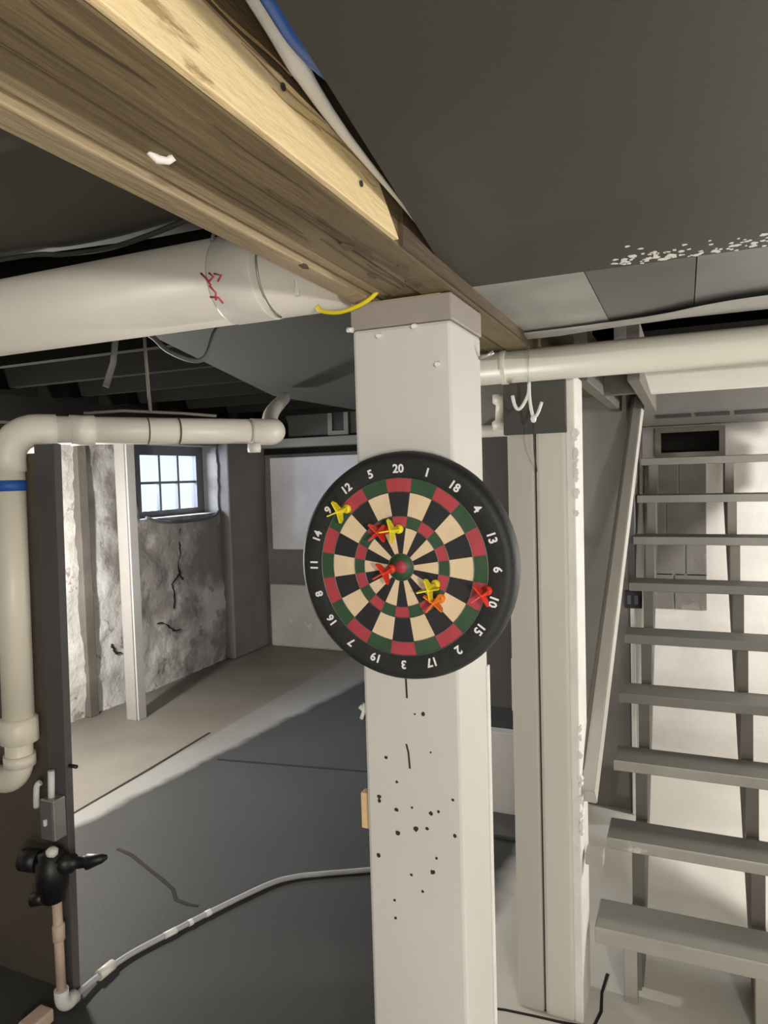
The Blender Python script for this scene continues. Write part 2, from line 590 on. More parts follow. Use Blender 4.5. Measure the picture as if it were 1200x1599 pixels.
# pilaster in the far left corner, parged footing and bulkhead on the back wall
struct(MB().box(-3.9, -3.70, 5.16, 5.76, 0, 1.93, .015).build('trim_7', mat('dull_grey_render', (.22, .205, .19), .8, .15, 2.5, .3)))
struct(MB().box(-3.66, -2.3, 5.69, 5.76, 0, .60, .02).build('trim_8', mat('parged_footing', (.44, .42, .39), .85, .15, 3, .3, spots=(.62, .55, .46), spot_scale=5)))
struct(MB().box(-3.62, -2.3, 5.71, 5.76, .93, 1.80, .01).build('trim_9', mat('grey_blue_patch', (.50, .49, .52), .7, .18, 2.5, .1)))
struct(MB().box(-3.5, -.5, 5.66, 5.75, 1.97, ZC).build('trim_10', M['soffit']))
struct(MB().box(-3.8, -.5, 5.56, 5.75, 1.885, 1.965, .008).build('trim_11', M['greywall']))

# ================================================================= WINDOW
win = struct(MB().box(-4.02, -3.955, 4.25, 4.352, 1.30, 1.92).build('window_1', M['framegrey']), 'small six pane basement window set deep in the whitewashed wall')
y0, y1, z0, z1 = 4.355, 5.045, 1.372, 1.822
for nm, b in (('jamb', (-4.02, -3.955, y1, 5.16, 1.30, 1.92)), ('head', (-4.02, -3.955, y0, y1, z1, 1.92)), ('sill_rail', (-4.02, -3.955, y0, y1, 1.30, z0))):
    MB().box(*b).build(nm, M['framegrey'], win)
for k in (1, 2):
    y = y0 + (y1 - y0) * k / 3
    MB().box(-4.0, -3.965, y - .012, y + .012, z0, z1).build('muntin', M['framegrey'], win)
zm = (z0 + z1) / 2
MB().box(-3.998, -3.963, y0, y1, zm - .01, zm + .01).build('muntin', M['framegrey'], win)
for i in range(3):
    for j in range(2):
        MB().box(-3.988, -3.984, y0 + (y1 - y0) * i / 3, y0 + (y1 - y0) * (i + 1) / 3, z0 if j == 0 else zm, zm if j == 0 else z1).build('pane', M['glass'], win)
# rounded mortar ledge below it
mb = MB().tube(smooth_path([(-3.80, 4.22, 1.33), (-3.775, 4.4, 1.285), (-3.77, 4.75, 1.275), (-3.78, 5.02, 1.29), (-3.80, 5.14, 1.33)]), .013, 10)
struct(mb.build('trim_12', M['framegrey']))

# post, dark upright strip by the left wall
p_ = thing('wall_post', 'slim grey upright post standing just left of the small window', 'post', (-3.43, 3.66, 0))
MB().box(-3.490, -3.405, 3.60, 3.69, 0, 1.96, .005).build('shaft', mat('mid_grey_post_paint', (.36, .34, .325), .6, .05, 4, .1), p_)
MB().box(-3.405, -3.392, 3.61, 3.685, .0, 1.96, .003).build('lit_face', mat('lit_post_paint', (.52, .50, .48), .6, .05, 4, .1), p_)  # right face of the post, its light put into a paler colour
o = MB().box(-3.83, -3.757, 3.545, 3.625, 0, 1.9, .006).build('dark_strip', mat('brown_grey_strip', (.17, .15, .13), .8, .25, 5, .3))
struct(o)
o.name = 'trim_13'
struct(MB().box(-3.52, -3.37, -2, 5.7, 1.955, 2.10).build('trim_14', M['darkceil']))

for pts in ([(4.60, 1.22), (4.58, 1.12), (4.59, 1.04), (4.55, .93), (4.57, .86), (4.60, .80)], [(4.57, .86), (4.50, .80), (4.47, .77), (4.50, .66), (4.48, .58)], [(4.30, .50), (4.40, .47), (4.48, .40), (4.56, .40)], [(3.80, .45), (3.84, .38), (3.90, .36)]):
    fine = smooth_path([(0, a_, b_) for a_, b_ in pts], 4)
    up_, lo_ = [], []
    for v_ in fine:
        jy, jz, w_ = random.uniform(-.008, .008), random.uniform(-.006, .006), random.uniform(.001, .0065)
        up_.append((v_.y + jy - w_, v_.z + jz - w_ * .6))
        lo_.append((v_.y + jy + w_, v_.z + jz + w_ * .6))
    mb = MB()
    mb.prism(up_ + lo_[::-1], -3.83, -3.786, axis=0)
    mb.build('crack', M['crack'], wall_left)
# ceiling joists painted black in the open bay on the left
for k in range(8):
    y = 1.75 + k * .5
    struct(MB().box(-3.75, -.58, y, y + .045, 2.14, ZC).build('trim_%d' % (15 + k), M['darkceil']))

# grey ceiling panel left of the beam with the sagging cable along its edge
pn = thing('ceiling_panel', 'dark grey ceiling panel left of the wooden beam above the fat pipe', 'ceiling panel', (-2, 0, 2.15))
MB().prism([(-3.7, -2.1), (-.585, -2.1), (-.585, 1.30), (-1.1, 1.285), (-1.55, 1.225), (-3.7, 1.2)], 2.15, 2.19).build('panel', M['panelpaint'], pn)
o = MB().tube(smooth_path([(-2.3, 1.20, 2.136), (-1.493, 1.208, 2.139), (-1.327, 1.244, 2.137), (-1.198, 1.252, 2.134), (-1.053, 1.234, 2.138), (-.90, 1.20, 2.143), (-.7, 1.15, 2.145)]), .006, 8).build('ceiling_cable', M['soffit'])
tag(o, 'thin grey cable clipped under the dark ceiling panel left of the beam', 'cable')

# slanting grey soffit behind the column
sf = thing('soffit_panel', 'flat grey green soffit panel behind the dartboard column', 'ceiling panel', (-1.3, 3, 2.1))
MB().prism([(-.585, 1.86), (-1.60, 1.86), (-1.70, 1.98), (-2.30, 3.70), (-2.29, 5.0), (-.585, 5.0)], 2.105, 2.16).build('panel', M['soffit'], sf)

# ================================================================= WOODEN BEAM
bt = thing('wooden_beam', 'built-up tan wooden beam running overhead onto the dartboard column', 'beam', (-.47, 0, 1.926))
planks = [(-.575, -.535, 1.927, 'beam2'), (-.527, -.505, 1.934, 'beam2'), (-.497, -.446, 1.930, 'beam'), (-.4385, -.372, 1.926, 'beam')]
for a, b, z, mm in planks:
    MB().box(a, b, -1.5, 3.3, z, 2.16, .003).build('plank', M[mm], bt)
MB().box(-.57, -.378, -1.5, 3.3, 1.955, 2.30).build('core', M['oldwood'], bt)
b_ = MB().prism([(-1.5, 1.9265), (.925, 1.9265), (.845, 1.992), (-1.5, 2.03)], -.3715, -.362, axis=0, bev=.0015).build('side_board', M['board'], bt)  # lit part of the beam side, put into a paler board cut along the shadow line
b_['label'] = 'cream board for the lit part of the beam side, ending at its slanted shadow line'
MB().box(-.3715, -.366, .95, 3.3, 1.9265, 1.985).build('side_board', M['oldwood'], bt)  # shaded rest of the beam side, put into dark wood
mb = MB()
for y, x, z in ((.62, -.362, 1.985), (.80, -.362, 1.957), (.35, -.362, 2.0)):
    MB().tube([(x + .002, y, z), (x - .002, y, z)], .004, 8).build('nail', M['hole'], bt)
MB().tube([(-.492, .574, 1.931), (-.488, .583, 1.926), (-.481, .590, 1.926), (-.476, .592, 1.930)], [.003, .0048, .004, .0045], 8).build('plaster_blob', M['flake'], bt)
# long weathered splits under the beam and on its lit side


def sliver(mb, y0_, length, wid, pos, fixed, axis, n=7):
    up_, lo_ = [], []
    ph = random.uniform(0, 6)
    for i in range(n + 1):
        t = i / n
        w_ = wid * math.sin(PI * min(.97, max(.03, t))) ** .6 * random.uniform(.55, 1.2)
        cpos = pos + .0022 * math.sin(ph + 5 * t)
        up_.append((cpos + w_ / 2, y0_ + length * t))
        lo_.append((cpos - w_ / 2, y0_ + length * t))
    pts = up_ + lo_[::-1]
    if axis == 2:
        mb.prism(pts, fixed - .0007, fixed + .001)
    else:
        mb.prism([(q[1], q[0]) for q in pts], fixed - .001, fixed + .0007, axis=0)


for x, z, y0_, ln, wd in ((-.470, 1.930, .30, .55, .004), (-.463, 1.930, .88, .30, .008), (-.482, 1.930, .60, .28, .003), (-.555, 1.928, .42, .34, .004), (-.549, 1.928, .82, .30, .005),
                          (-.561, 1.928, .60, .2, .003), (-.412, 1.926, .88, .22, .007), (-.424, 1.926, .97, .2, .009), (-.395, 1.926, .55, .18, .004), (-.402, 1.926, .36, .12, .006),
                          (-.515, 1.936, .35, .4, .008), (-.516, 1.936, .8, .3, .009), (-.43, 1.926, .70, .16, .004), (-.452, 1.930, 1.02, .15, .006)):
    mb = MB()
    sliver(mb, y0_, ln, wd, x, z, 2)
    mb.build('split', M['oldwood'], bt)
for z, y0_, ln, wd in ((1.995, .42, .2, .0025), (1.988, .55, .16, .003), (2.004, .50, .14, .002), (1.982, .68, .14, .0025), (1.975, .60, .10, .002), (1.992, .72, .09, .002), (1.970, .80, .05, .002), (2.0, .30, .15, .003)):
    mb = MB()
    sliver(mb, y0_, ln, wd, z, -.362, 0)
    mb.build('split', M['boardsplit'], bt)
for x, y_, z, sz in ((-.44, .92, 1.925, .010), (-.47, 1.08, 1.929, .012), (-.54, .97, 1.927, .009), (-.405, 1.05, 1.925, .012), (-.42, 1.14, 1.925, .016)):
    mb = MB()
    mb.prism([(x + sz * random.uniform(.5, 1.1) * math.cos(k * PI / 4), y_ + 1.8 * sz * random.uniform(.5, 1.1) * math.sin(k * PI / 4)) for k in range(8)], z - .0005, z + .002)
    mb.build('bark_scar', M['oldwood'], bt)
# pale strip and blue pipe in the gap between beam and duct
o = MB().tube(smooth_path([(-.345, .1, 2.08), (-.346, .40, 2.06), (-.347, .555, 2.028), (-.348, .645, 2.000), (-.349, .73, 1.984), (-.350, .85, 1.972), (-.352, .97, 1.962)]), [.012] * 18 + [.010, .0095, .009, .0085, .008, .0075, .007, .0065, .006, .0055, .005, .0045, .004, .0035, .003, .003, .003, .003, .003], 8, flat=.45).build('pale_cord', M['flake'])
tag(o, 'flat off-white strip squeezed in the gap beside the wooden beam', 'strip')
o = MB().tube(smooth_path([(-.26, .05, 2.03), (-.285, .35, 2.015), (-.301, .50, 2.002), (-.312, .58, 1.996), (-.328, .68, 2.02), (-.344, .80, 2.08)]), [.019] * 10 + [.0185, .018, .018, .0175, .017, .0165, .016, .0155, .015, .0145, .014, .0135, .013, .013, .013, .013, .013, .013, .013, .013, .013], 12).build('blue_pipe', M['blue'])
tag(o, 'bright blue plastic pipe at the top between beam and dark duct', 'pipe')

# ================================================================= DUCT (dark slab overhead on the right)
du = thing('air_duct', 'large flat duct painted dark grey with a bare metal end, overhead right', 'duct', (.6, .3, 1.95))
MB().prism([(.10, -2.1), (-.377, 1.17), (-.377, 1.305), (2.19, 1.305), (2.19, -2.1)], 1.95, 2.34).build('painted_section', M['darkpaint'], du)
for xa, xb, mm in ((-.374, -.162, 'galv2'), (-.160, .02, 'galv'), (.022, 2.19, 'galv3')):  # reflection patches on the metal put into three sheet tones
    p = MB().prism([(xa, 1.305), (xb, 1.305), (xb, 1.79), (xa, 1.78)], 1.949, 2.33).build('metal_section', M[mm], du)
    p['label'] = 'bare galvanised sheet metal'
mb = MB()
lp = smooth_path([(-.372, 1.765, 1.944), (-.2, 1.745, 1.943), (-.05, 1.70, 1.940), (.05, 1.64, 1.938), (.16, 1.615, 1.938), (.4, 1.62, 1.94), (2.1, 1.66, 1.944)], 6)
n_ = len(lp)
va = [mb.bm.verts.new((v.x, v.y, v.z)) for v in lp]
vb = [mb.bm.verts.new((v.x, min(1.80, v.y + .06 + .03 * math.sin(v.x * 9)), 1.934)) for v in lp]
vc = [mb.bm.verts.new((v.x, 1.805, 1.947)) for v in lp]
for i in range(n_ - 1):
    for a, b in ((va, vb), (vb, vc)):
        f = mb.bm.faces.new([a[i], a[i + 1], b[i + 1], b[i]])
        f.smooth = True
mb.build('bent_flange', mat('bright_galvanised', (.46, .46, .44), .35, .2, 5, .05, metal=.5), du)
for x0 in (.33,):
    MB().box(x0, x0 + .004, 1.31, 1.77, 1.9475, 1.95).build('seam', M['steel'], du)
mb = MB()
for i in range(70):
    x = random.choice((random.uniform(-.12, .03), random.uniform(.0, .16), random.uniform(.05, .55)))
    y = 1.305 - abs(random.gauss(.02, .035)) - .004
    r = random.uniform(.0018, .005)
    mb.prism([(x + r * random.uniform(.6, 1.3) * math.cos(k * PI / 3), y + r * random.uniform(.6, 1.3) * math.sin(k * PI / 3)) for k in range(6)], 1.9492, 1.951)
for i in range(45):
    x = random.choice((random.uniform(.02, .2), random.uniform(-.10, .0)))
    y = 1.305 - abs(random.gauss(.012, .02)) - .009
    r = random.uniform(.003, .0075)
    mb.prism([(x + r * random.uniform(.5, 1.3) * math.cos(k * PI / 4), y + r * random.uniform(.5, 1.3) * math.sin(k * PI / 4)) for k in range(8)], 1.9490 - i * 4e-6, 1.951)
o = mb.build('paint_spatter', M['flake'], du)
o['kind'] = 'stuff'
o['label'] = 'pale paint spatter along the edge of the dark section'

# ================================================================= COLUMN WITH DARTBOARD
c1 = thing('support_column', 'pale grey square column that carries the dartboard', 'column', (-.48, 1.316, 0))
MB().box(-.578, -.382, 1.218, 1.415, 0, 1.876, .007).build('shaft', M['column'], c1)
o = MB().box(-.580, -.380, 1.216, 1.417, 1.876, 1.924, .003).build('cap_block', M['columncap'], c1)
o['label'] = 'darker mauve grey block under the beam'
MB().box(-.579, -.40, 1.2165, 1.222, 1.917, 1.925, .001).build('cap_lip', M['beam2'], c1)
MB().box(-.3825, -.3775, 1.402, 1.4165, .25, 1.20, .002).build('edge_chip', M['flake'], c1)
holes = [(-0.455, 1.151, .004), (-0.534, 1.057, .0035), (-0.442, 1.079, .002), (-0.513, 1.012, .003), (-0.551, 0.977, .004), (-0.551, 0.969, .004), (-0.515, 0.957, .004), (-0.483, 0.966, .0025), (-0.445, 0.961, .004), (-0.43, 0.967, .003), (-0.401, 0.994, .003), (-0.476, 0.926, .005), (-0.453, 0.93, .0035), (-0.514, 0.911, .005), (-0.399, 0.926, .0035), (-0.556, 0.859, .0045), (-0.436, 0.876, .0025), (-0.445, 0.847, .005), (-0.488, 0.833, .003), (-0.466, 0.805, .003), (-0.525, 0.775, .003), (-0.524, 0.739, .003), (-0.472, 1.149, .002)]
for x, z, r in holes:
    mb = MB()
    disc(mb, x, 1.218, z, r)
    mb.build('nail_hole', M['hole'], c1)
for pts in ([(-.488, 1.215), (-.487, 1.178)], [(-.491, 1.089), (-.487, 1.072), (-.485, 1.042)]):
    mb = MB()
    wv = .0018
    mb.prism([(x - wv, z) for x, z in pts] + [(x + wv, z) for x, z in pts[::-1]], 1.2172, 1.219, axis=1)
    mb.build('split', M['hole'], c1)
for x, z in ((-.52, 1.862), (-.45, 1.872), (-.407, 1.80)):
    MB().tube([(x, 1.205, z - .004), (x, 1.218, z), (x, 1.222, z)], .004, 8).build('nail', M['flake'], c1)
MB().tube([(-.586, 1.214, 1.878), (-.574, 1.214, 1.876)], .005, 8).build('nail', M['white'], c1)
o = tag(MB().box(-.602, -.5785, 1.24, 1.262, .895, .968, .002).build('wood_shim', M['shim']), 'small fresh wood shim stuck on the left side of the dartboard column', 'shim')
hk = thing('cord_cleat', 'little white cleat with dark cord on the left edge of the column', 'cleat', (-.585, 1.25, 1.135))
MB().tube([(-.600, 1.246, 1.142), (-.590, 1.246, 1.134), (-.578, 1.246, 1.132)], .005, 8).build('horn', M['white'], hk)
MB().tube([(-.596, 1.243, 1.118), (-.590, 1.243, 1.134), (-.588, 1.243, 1.15)], .004, 8).build('horn', M['white'], hk)
MB().tube(smooth_path([(-.583, 1.246, 1.20), (-.582, 1.246, 1.16), (-.589, 1.246, 1.13), (-.583, 1.246, 1.08), (-.583, 1.246, 1.02)]), .003, 6).build('cord', M['black'], hk)
sn = tag(MB().tube([(-.382, 1.40, 1.832), (-.365, 1.40, 1.835), (-.352, 1.40, 1.842)], .004, 8).build('bent_nail', M['steel']), 'bent nail sticking out of the right side of the column top', 'nail')

# yellow cable at the column head
o = MB().tube(smooth_path([(-.640, 1.195, 1.925), (-.630, 1.198, 1.915), (-.595, 1.2, 1.909), (-.555, 1.2, 1.916), (-.526, 1.198, 1.928), (-.505, 1.195, 1.945)]), .0042, 8).build('yellow_cable', M['yellowwire'])
tag(o, 'short yellow cable looping out of the beam at the column top', 'cable')
o = MB().tube([(-.675, 1.178, 1.995), (-.672, 1.176, 1.975), (-.670, 1.178, 1.945)], .004, 8).build('white_cable_tie', M['white'])
tag(o, 'short white tie hanging on the fat pipe beside the beam', 'cable tie')

# ================================================================= DARTBOARD
DX, DZ, DY = -.473, 1.434, 1.172
db = thing('dartboard', 'round black dartboard with cream, red and green beds on the pale column', 'dartboard', (DX, 1.218, DZ))
TO = Matrix.Translation((DX, 0, DZ)) @ Matrix.Rotation(PI / 2, 4, 'X')      # local z -> -Y

def turned(prof, name, m_, n=72, closed=False):
    mb = MB().lathe([(r, -h) for r, h in prof], n, closed)                   # h is the world Y
    mb.move(TO)
    return mb.build(name, m_, db)
turned([(0, 1.2175), (.200, 1.2175), (.2085, 1.213), (.2105, 1.203), (.2095, 1.190), (.206, 1.1775), (.199, 1.1715), (.192, 1.1705), (.166, 1.1735), (.162, 1.1745), (0, 1.1745)], 'rim', M['ring'])
R_ = dict(d1=.1615, d0=.1365, t1=.0925, t0=.0725, b1=.0245, b0=.0115)

def bed(r0, r1, a0, a1, y, n=5):
    mb = MB()
    pts = [(r0 * math.sin(a0 + (a1 - a0) * k / n), r0 * math.cos(a0 + (a1 - a0) * k / n)) for k in range(n + 1)]
    pts += [(r1 * math.sin(a1 + (a0 - a1) * k / n), r1 * math.cos(a1 + (a0 - a1) * k / n)) for k in range(n + 1)]
    mb.prism([(DX + x, DZ + z) for x, z in pts], y, y + .004, axis=1)
    return mb
g_ = .0045
seg = 2 * PI / 20
for k in range(20):
    a0, a1 = (k - .5) * seg, (k + .5) * seg
    dark = k % 2 == 0
    bed(R_['b1'], R_['t0'], a0, a1, DY).build('inner_bed', M['bedblack' if dark else 'bedcream'], db)
    bed(R_['t1'], R_['d0'], a0, a1, DY).build('outer_bed', M['bedblack' if dark else 'bedcream'], db)
    bed(R_['t0'], R_['t1'], a0, a1, DY - .0006).build('triple_bed', M['bedred' if dark else 'bedgreen'], db)
    bed(R_['d0'], R_['d1'], a0, a1, DY - .0006).build('double_bed', M['bedred' if dark else 'bedgreen'], db)
turned([(0, 1.1712), (R_['b1'], 1.1712), (R_['b1'], 1.176), (0, 1.176)], 'outer_bull', M['bedgreen'], 32)
turned([(0, 1.1704), (R_['b0'], 1.1704), (R_['b0'], 1.176), (0, 1.176)], 'inner_bull', M['bedred'], 24)
for r in (R_['d1'], R_['d0'], R_['t1'], R_['t0'], R_['b1']):
    prof = [(r + .0009 * math.cos(t), 1.1712 + .0009 * math.sin(t)) for t in [k * PI / 3 for k in range(6)]]
    turned(prof, 'ring_wire', M['wire'], 72, True)
for k, n in enumerate((20, 1, 18, 4, 13, 6, 10, 15, 2, 17, 3, 19, 7, 16, 8, 11, 14, 9, 12, 5)):
    cu = bpy.data.curves.new('number', 'FONT')
    cu.body = str(n)
    cu.size = .0215
    cu.extrude = .0006
    cu.offset = .0006
    cu.align_x, cu.align_y = 'CENTER', 'CENTER'
    cu.resolution_u = 2
    to = bpy.data.objects.new('number', cu)
    col.objects.link(to)
    bpy.context.view_layer.update()
    me = bpy.data.meshes.new_from_object(to.evaluated_get(bpy.context.evaluated_depsgraph_get()))
    bpy.data.objects.remove(to)
    a = k * seg
    mtx = Matrix.Translation((DX + .1775 * math.sin(a), 1.1712, DZ + .1775 * math.cos(a))) @ Matrix.Rotation(a, 4, 'Y') @ Matrix.Rotation(PI / 2, 4, 'X')
    me.transform(mtx)
    me.materials.clear()
    me.materials.append(M['number'])
    nobj = bpy.data.objects.new('number', me)
    col.objects.link(nobj)
    put(nobj, db)


def dart(name, label, x, z, m_, tilt, roll, y=DY):
    """soft-tip dart sticking out of the board towards the room"""
    d = thing(name, label, 'dart', (x, y, z), 'darts stuck in the dartboard')
    # local z is the shaft, pointing out of the board
    Rm = Matrix.Translation((x, y, z)) @ Matrix.Rotation(PI / 2 + tilt, 4, 'X') @ Matrix.Rotation(roll, 4, 'Z')
    MB().lathe([(0, -.001), (.0075, -.001), (.0085, .002), (.0085, .006), (.004, .009), (0, .010)], 14).move(Rm).build('tip', m_, d)
    MB().lathe([(0, .008), (.0042, .009), (.0055, .013), (.0055, .026), (.0035, .030), (.0028, .046), (0, .047)], 12).move(Rm).build('barrel', m_, d)
    for k in range(4):
        mb = MB()
        mb.prism([(.001, .022), (.017, .034), (.0215, .045), (.0195, .050), (.001, .046)], -.0011, .0011, axis=1)
        mb.move(Rm @ Matrix.Rotation(k * PI / 2, 4, 'Z')).build('flight', m_, d)
    return d
dart('dart', 'yellow dart out on the black rim at upper left of the board', -.577, 1.541, M['dartyellow'], .10, .35)
dart('dart', 'red dart in the upper left triple ring next to a yellow one', -.500, 1.502, M['dartred'], .05, .75)
dart('dart', 'yellow dart just above the bull, touching the red dart', -.474, 1.5035, M['dartyellow'], .0, .15)
dart('dart', 'red dart level with the bull on its left side', -.491, 1.431, M['dartred'], .08, .5)
dart('dart', 'yellow dart low right of the bull above the orange one', -.407, 1.406, M['dartyellow'], .12, .2)
dart('dart', 'orange dart in the lower right triple ring under a yellow one', -.398, 1.381, M['dartorange'], .05, .9)
dart('dart', 'red dart in the right double ring near the board edge', -.313, 1.398, M['dartred'], .06, .6)

# ================================================================= SECOND COLUMN
c2 = thing('timber_column', 'putty grey two-board column between the dartboard column and the stairs', 'column', (-.37, 2.08, 0))
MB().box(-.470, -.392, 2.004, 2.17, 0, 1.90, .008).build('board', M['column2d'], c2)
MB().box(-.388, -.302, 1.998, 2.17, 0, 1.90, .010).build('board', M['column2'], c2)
MB().box(-.394, -.386, 2.012, 2.16, 0, 1.90).build('gap_filler', M['crack'], c2)
mb = MB().box(-.304, -.279, 2.004, 2.165, .0, 1.865, .004)
o = mb.build('side_board', M['flake'], c2)
o['label'] = 'white flaking narrow board on the right edge'
for i in range(26):
    z = random.choice((random.uniform(1.45, 1.72), random.uniform(.55, 1.0)))
    r = random.uniform(.006, .014)
    mb = MB().prism([(-.278 + r * .8 * random.uniform(.6, 1.2) * math.cos(k * PI / 3), z + r * random.uniform(.7, 1.4) * math.sin(k * PI / 3)) for k in range(6)], 2.003 - .0002 * i, 2.02, axis=1)
    mb.build('paint_flake', M['flake'], c2)
hb = tag(MB().box(-.475, -.30, 1.985, 2.0035, 1.705, 1.90, .003).build('header_plate', M['soffit']), 'grey plate fixed across the top of the putty grey column', 'plate')

# multi hook hung from the duct on a wire
ho = thing('coat_hook', 'white double prong hook hanging on a wire below the metal duct', 'hook', (-.375, 1.85, 1.80))
MB().tube([(-.371, 1.85, 1.945), (-.373, 1.85, 1.88), (-.375, 1.85, 1.828)], .0016, 6).build('wire', M['steel'], ho)
for pts in ([(-.374, 1.86, 1.835), (-.376, 1.86, 1.805), (-.388, 1.86, 1.780), (-.402, 1.86, 1.765), (-.412, 1.858, 1.775), (-.418, 1.856, 1.802)],
            [(-.374, 1.86, 1.835), (-.374, 1.86, 1.800), (-.370, 1.86, 1.765), (-.363, 1.86, 1.742), (-.352, 1.858, 1.752), (-.341, 1.856, 1.780)]):
    MB().tube(smooth_path(pts, 4), [.0045] * (len(pts) * 4 - 3), 8).build('prong', M['white'], ho)
MB().lathe([(0, -.012), (.006, -.008), (.008, 0), (.006, .008), (0, .012)], 10).move(Matrix.Translation((-.364, 1.86, 1.738))).build('prong_tip', M['white'], ho)
MB().tube([(-.3645, 1.86, 1.728), (-.372, 1.90, 1.66), (-.382, 1.985, 1.60)], .0018, 6).build('cord', M['black'], ho)

# right pipe below the duct and white header over the stairs
M['pipe_white'] = mat('ivory_pipe', (.82, .79, .70), .4, .04, 3, .03)
rp = thing('waste_pipe', 'cream plastic pipe crossing level behind the column under the metal duct', 'pipe', (.3, 1.92, 1.887))
MB().tube([(-.62, 1.92, 1.887), (2.15, 1.92, 1.887)], .0445, 28).build('run', M['pipe_white'], rp)
MB().tube([(-.46, 1.92, 1.887), (-.445, 1.92, 1.887), (-.444, 1.92, 1.887)], .047, 28).build('sleeve', M['pipe_white'], rp)
tag(MB().prism([(-.10, 1.86), (-.085, 1.806), (2.19, 1.806), (2.19, 1.93), (-.12, 1.93)], 2.09, 2.13, axis=1, bev=.002).build('stair_header', M['whitebeam']), 'bright white header board over the foot of the stairs', 'board')
hj = thing('stair_joist', 'grey joist at the left of the stair opening running back to the partition', 'joist', (-.2, 2.8, 1.88))
MB().box(-.30, -.26, 2.15, 3.38, 1.86, 2.02, .003).build('joist', M['stair'], hj)
MB().box(-.150, -.115, 2.14, 3.38, 1.85, 2.02, .003).build('joist', M['stairdark'], hj)
MB().box(-.262, -.148, 2.60, 2.64, 1.86, 2.02, .003).build('blocking', M['stair'], hj)
struct(MB().box(-.6, 2.2, 3.55, 4.25, 2.02, 2.10).build('trim_30', M['stair']))

# ================================================================= STAIRS
st = thing('staircase', 'open riser wooden stairs in worn grey paint going up at the right', 'staircase', (.25, 2.3, 0))
X0, X1 = -.245, .70
run, rise, YS, ZS = .203, .1765, 2.10, .237
for k in range(9):
    y, z = YS + run * k, ZS + rise * k
    dep = .145 if k else .155
    th = .048 if k == 0 else .036
    xa = X0 - (.012 if k == 0 else 0) + .005 * k
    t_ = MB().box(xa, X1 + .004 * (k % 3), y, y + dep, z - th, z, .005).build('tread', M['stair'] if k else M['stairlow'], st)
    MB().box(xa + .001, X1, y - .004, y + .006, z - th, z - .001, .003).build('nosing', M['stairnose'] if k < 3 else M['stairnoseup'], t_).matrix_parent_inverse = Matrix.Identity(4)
ang = math.atan2(rise, run)
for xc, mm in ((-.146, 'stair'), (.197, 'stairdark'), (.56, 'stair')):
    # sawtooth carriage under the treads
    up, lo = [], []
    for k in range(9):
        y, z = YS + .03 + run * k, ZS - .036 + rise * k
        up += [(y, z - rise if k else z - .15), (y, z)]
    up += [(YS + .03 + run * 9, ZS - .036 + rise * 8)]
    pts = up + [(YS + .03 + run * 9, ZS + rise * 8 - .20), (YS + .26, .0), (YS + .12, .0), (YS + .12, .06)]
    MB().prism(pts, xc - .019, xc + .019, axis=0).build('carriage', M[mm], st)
for xc in (-.158, .19, .56):
    MB().prism([(YS + .022, .189), (YS + .022, .03), (YS + .035, 0), (YS + .075, 0), (YS + .075, .189)], xc - .019, xc + .019, axis=0, bev=.003).build('leg', M['stairnose'], st)
hr = MB()
A, B = Vector((-.262, 2.05, .655)), Vector((-.184, 3.36, 1.915))
dirv = (B - A).normalized()
side = Vector((1, 0, 0))
side = (side - dirv * side.dot(dirv)).normalized()
nrm = dirv.cross(side)
def plank_between(A, B, wx, wn):
    mb = MB()
    vs = []
    for P_ in (A, B):
        for a, b in ((-1, -1), (1, -1), (1, 1), (-1, 1)):
            vs.append(mb.bm.verts.new(P_ + side * wx / 2 * a + nrm * wn / 2 * b))
    mb.bm.faces.new(vs[:4][::-1])
    mb.bm.faces.new(vs[4:])
    for i in range(4):
        j = (i + 1) % 4
        mb.bm.faces.new([vs[i], vs[j], vs[4 + j], vs[4 + i]])
    bmesh.ops.bevel(mb.bm, geom=mb.bm.edges[:], offset=.003, segments=2, affect='EDGES')
    return mb
plank_between(A, B, .040, .085).build('handrail', M['rail'], st)
plank_between(A + Vector((-.022, .05, .03)), B + Vector((-.02, .0, -.02)), .012, .13).build('rail_backing', M['stairdark'], st)
MB().box(-.272, -.222, 2.03, 2.08, .462, .497, .003).build('rail_block', M['stairnose'], st)

# things on the wall behind the stairs
v = thing('wall_vent', 'black rectangular vent hole high on the white wall behind the stairs', 'vent', (.03, 4.23, 1.72))
fr = MB()
for b in ((-.15, .20, 4.17, 4.235, 1.79, 1.815), (-.15, .20, 4.17, 4.235, 1.655, 1.68), (-.15, -.12, 4.17, 4.235, 1.68, 1.79), (.17, .20, 4.17, 4.235, 1.68, 1.79)):
    fr.box(*b)
fr.build('frame', M['stairdark'], v)
MB().box(-.12, .17, 4.215, 4.235, 1.68, 1.79).build('opening', M['darkceil'], v)
ob = thing('outlet_box', 'small black outlet box beside the handrail at mid height', 'outlet', (-.215, 3.33, 1.0))
MB().box(-.257, -.182, 3.345, 3.37, .965, 1.045, .004).build('box', M['black'], ob)
for x in (-.236, -.205):
    MB().box(x - .008, x + .008, 3.340, 3.346, .985, 1.025, .001).build('socket', M['framegrey'], ob)
MB().box(-.232, -.212, 3.352, 3.37, .0, .965, .003).build('conduit', M['white'], ob)

# pipe lump and doorway bits seen between the two columns
pf = thing('pipe_fitting', 'grey white pipe fitting high in the gap between the two columns', 'pipe fitting', (-.80, 3.3, 1.87))
MB().lathe([(0, -.07), (.05, -.07), (.05, -.03), (.035, -.02), (.03, .05), (.045, .06), (.045, .1), (0, .1)], 18).move(Matrix.Translation((-.80, 3.33, 1.87))).build('body', M['pvcgrey'], pf)
MB().tube([(-1.0, 3.33, 1.80), (-.70, 3.33, 1.80)], .03, 14).build('branch', M['pvcgrey'], pf)
struct(MB().box(-.795, -.765, 3.385, 3.40, .42, .68).build('trim_31', M['flake']))

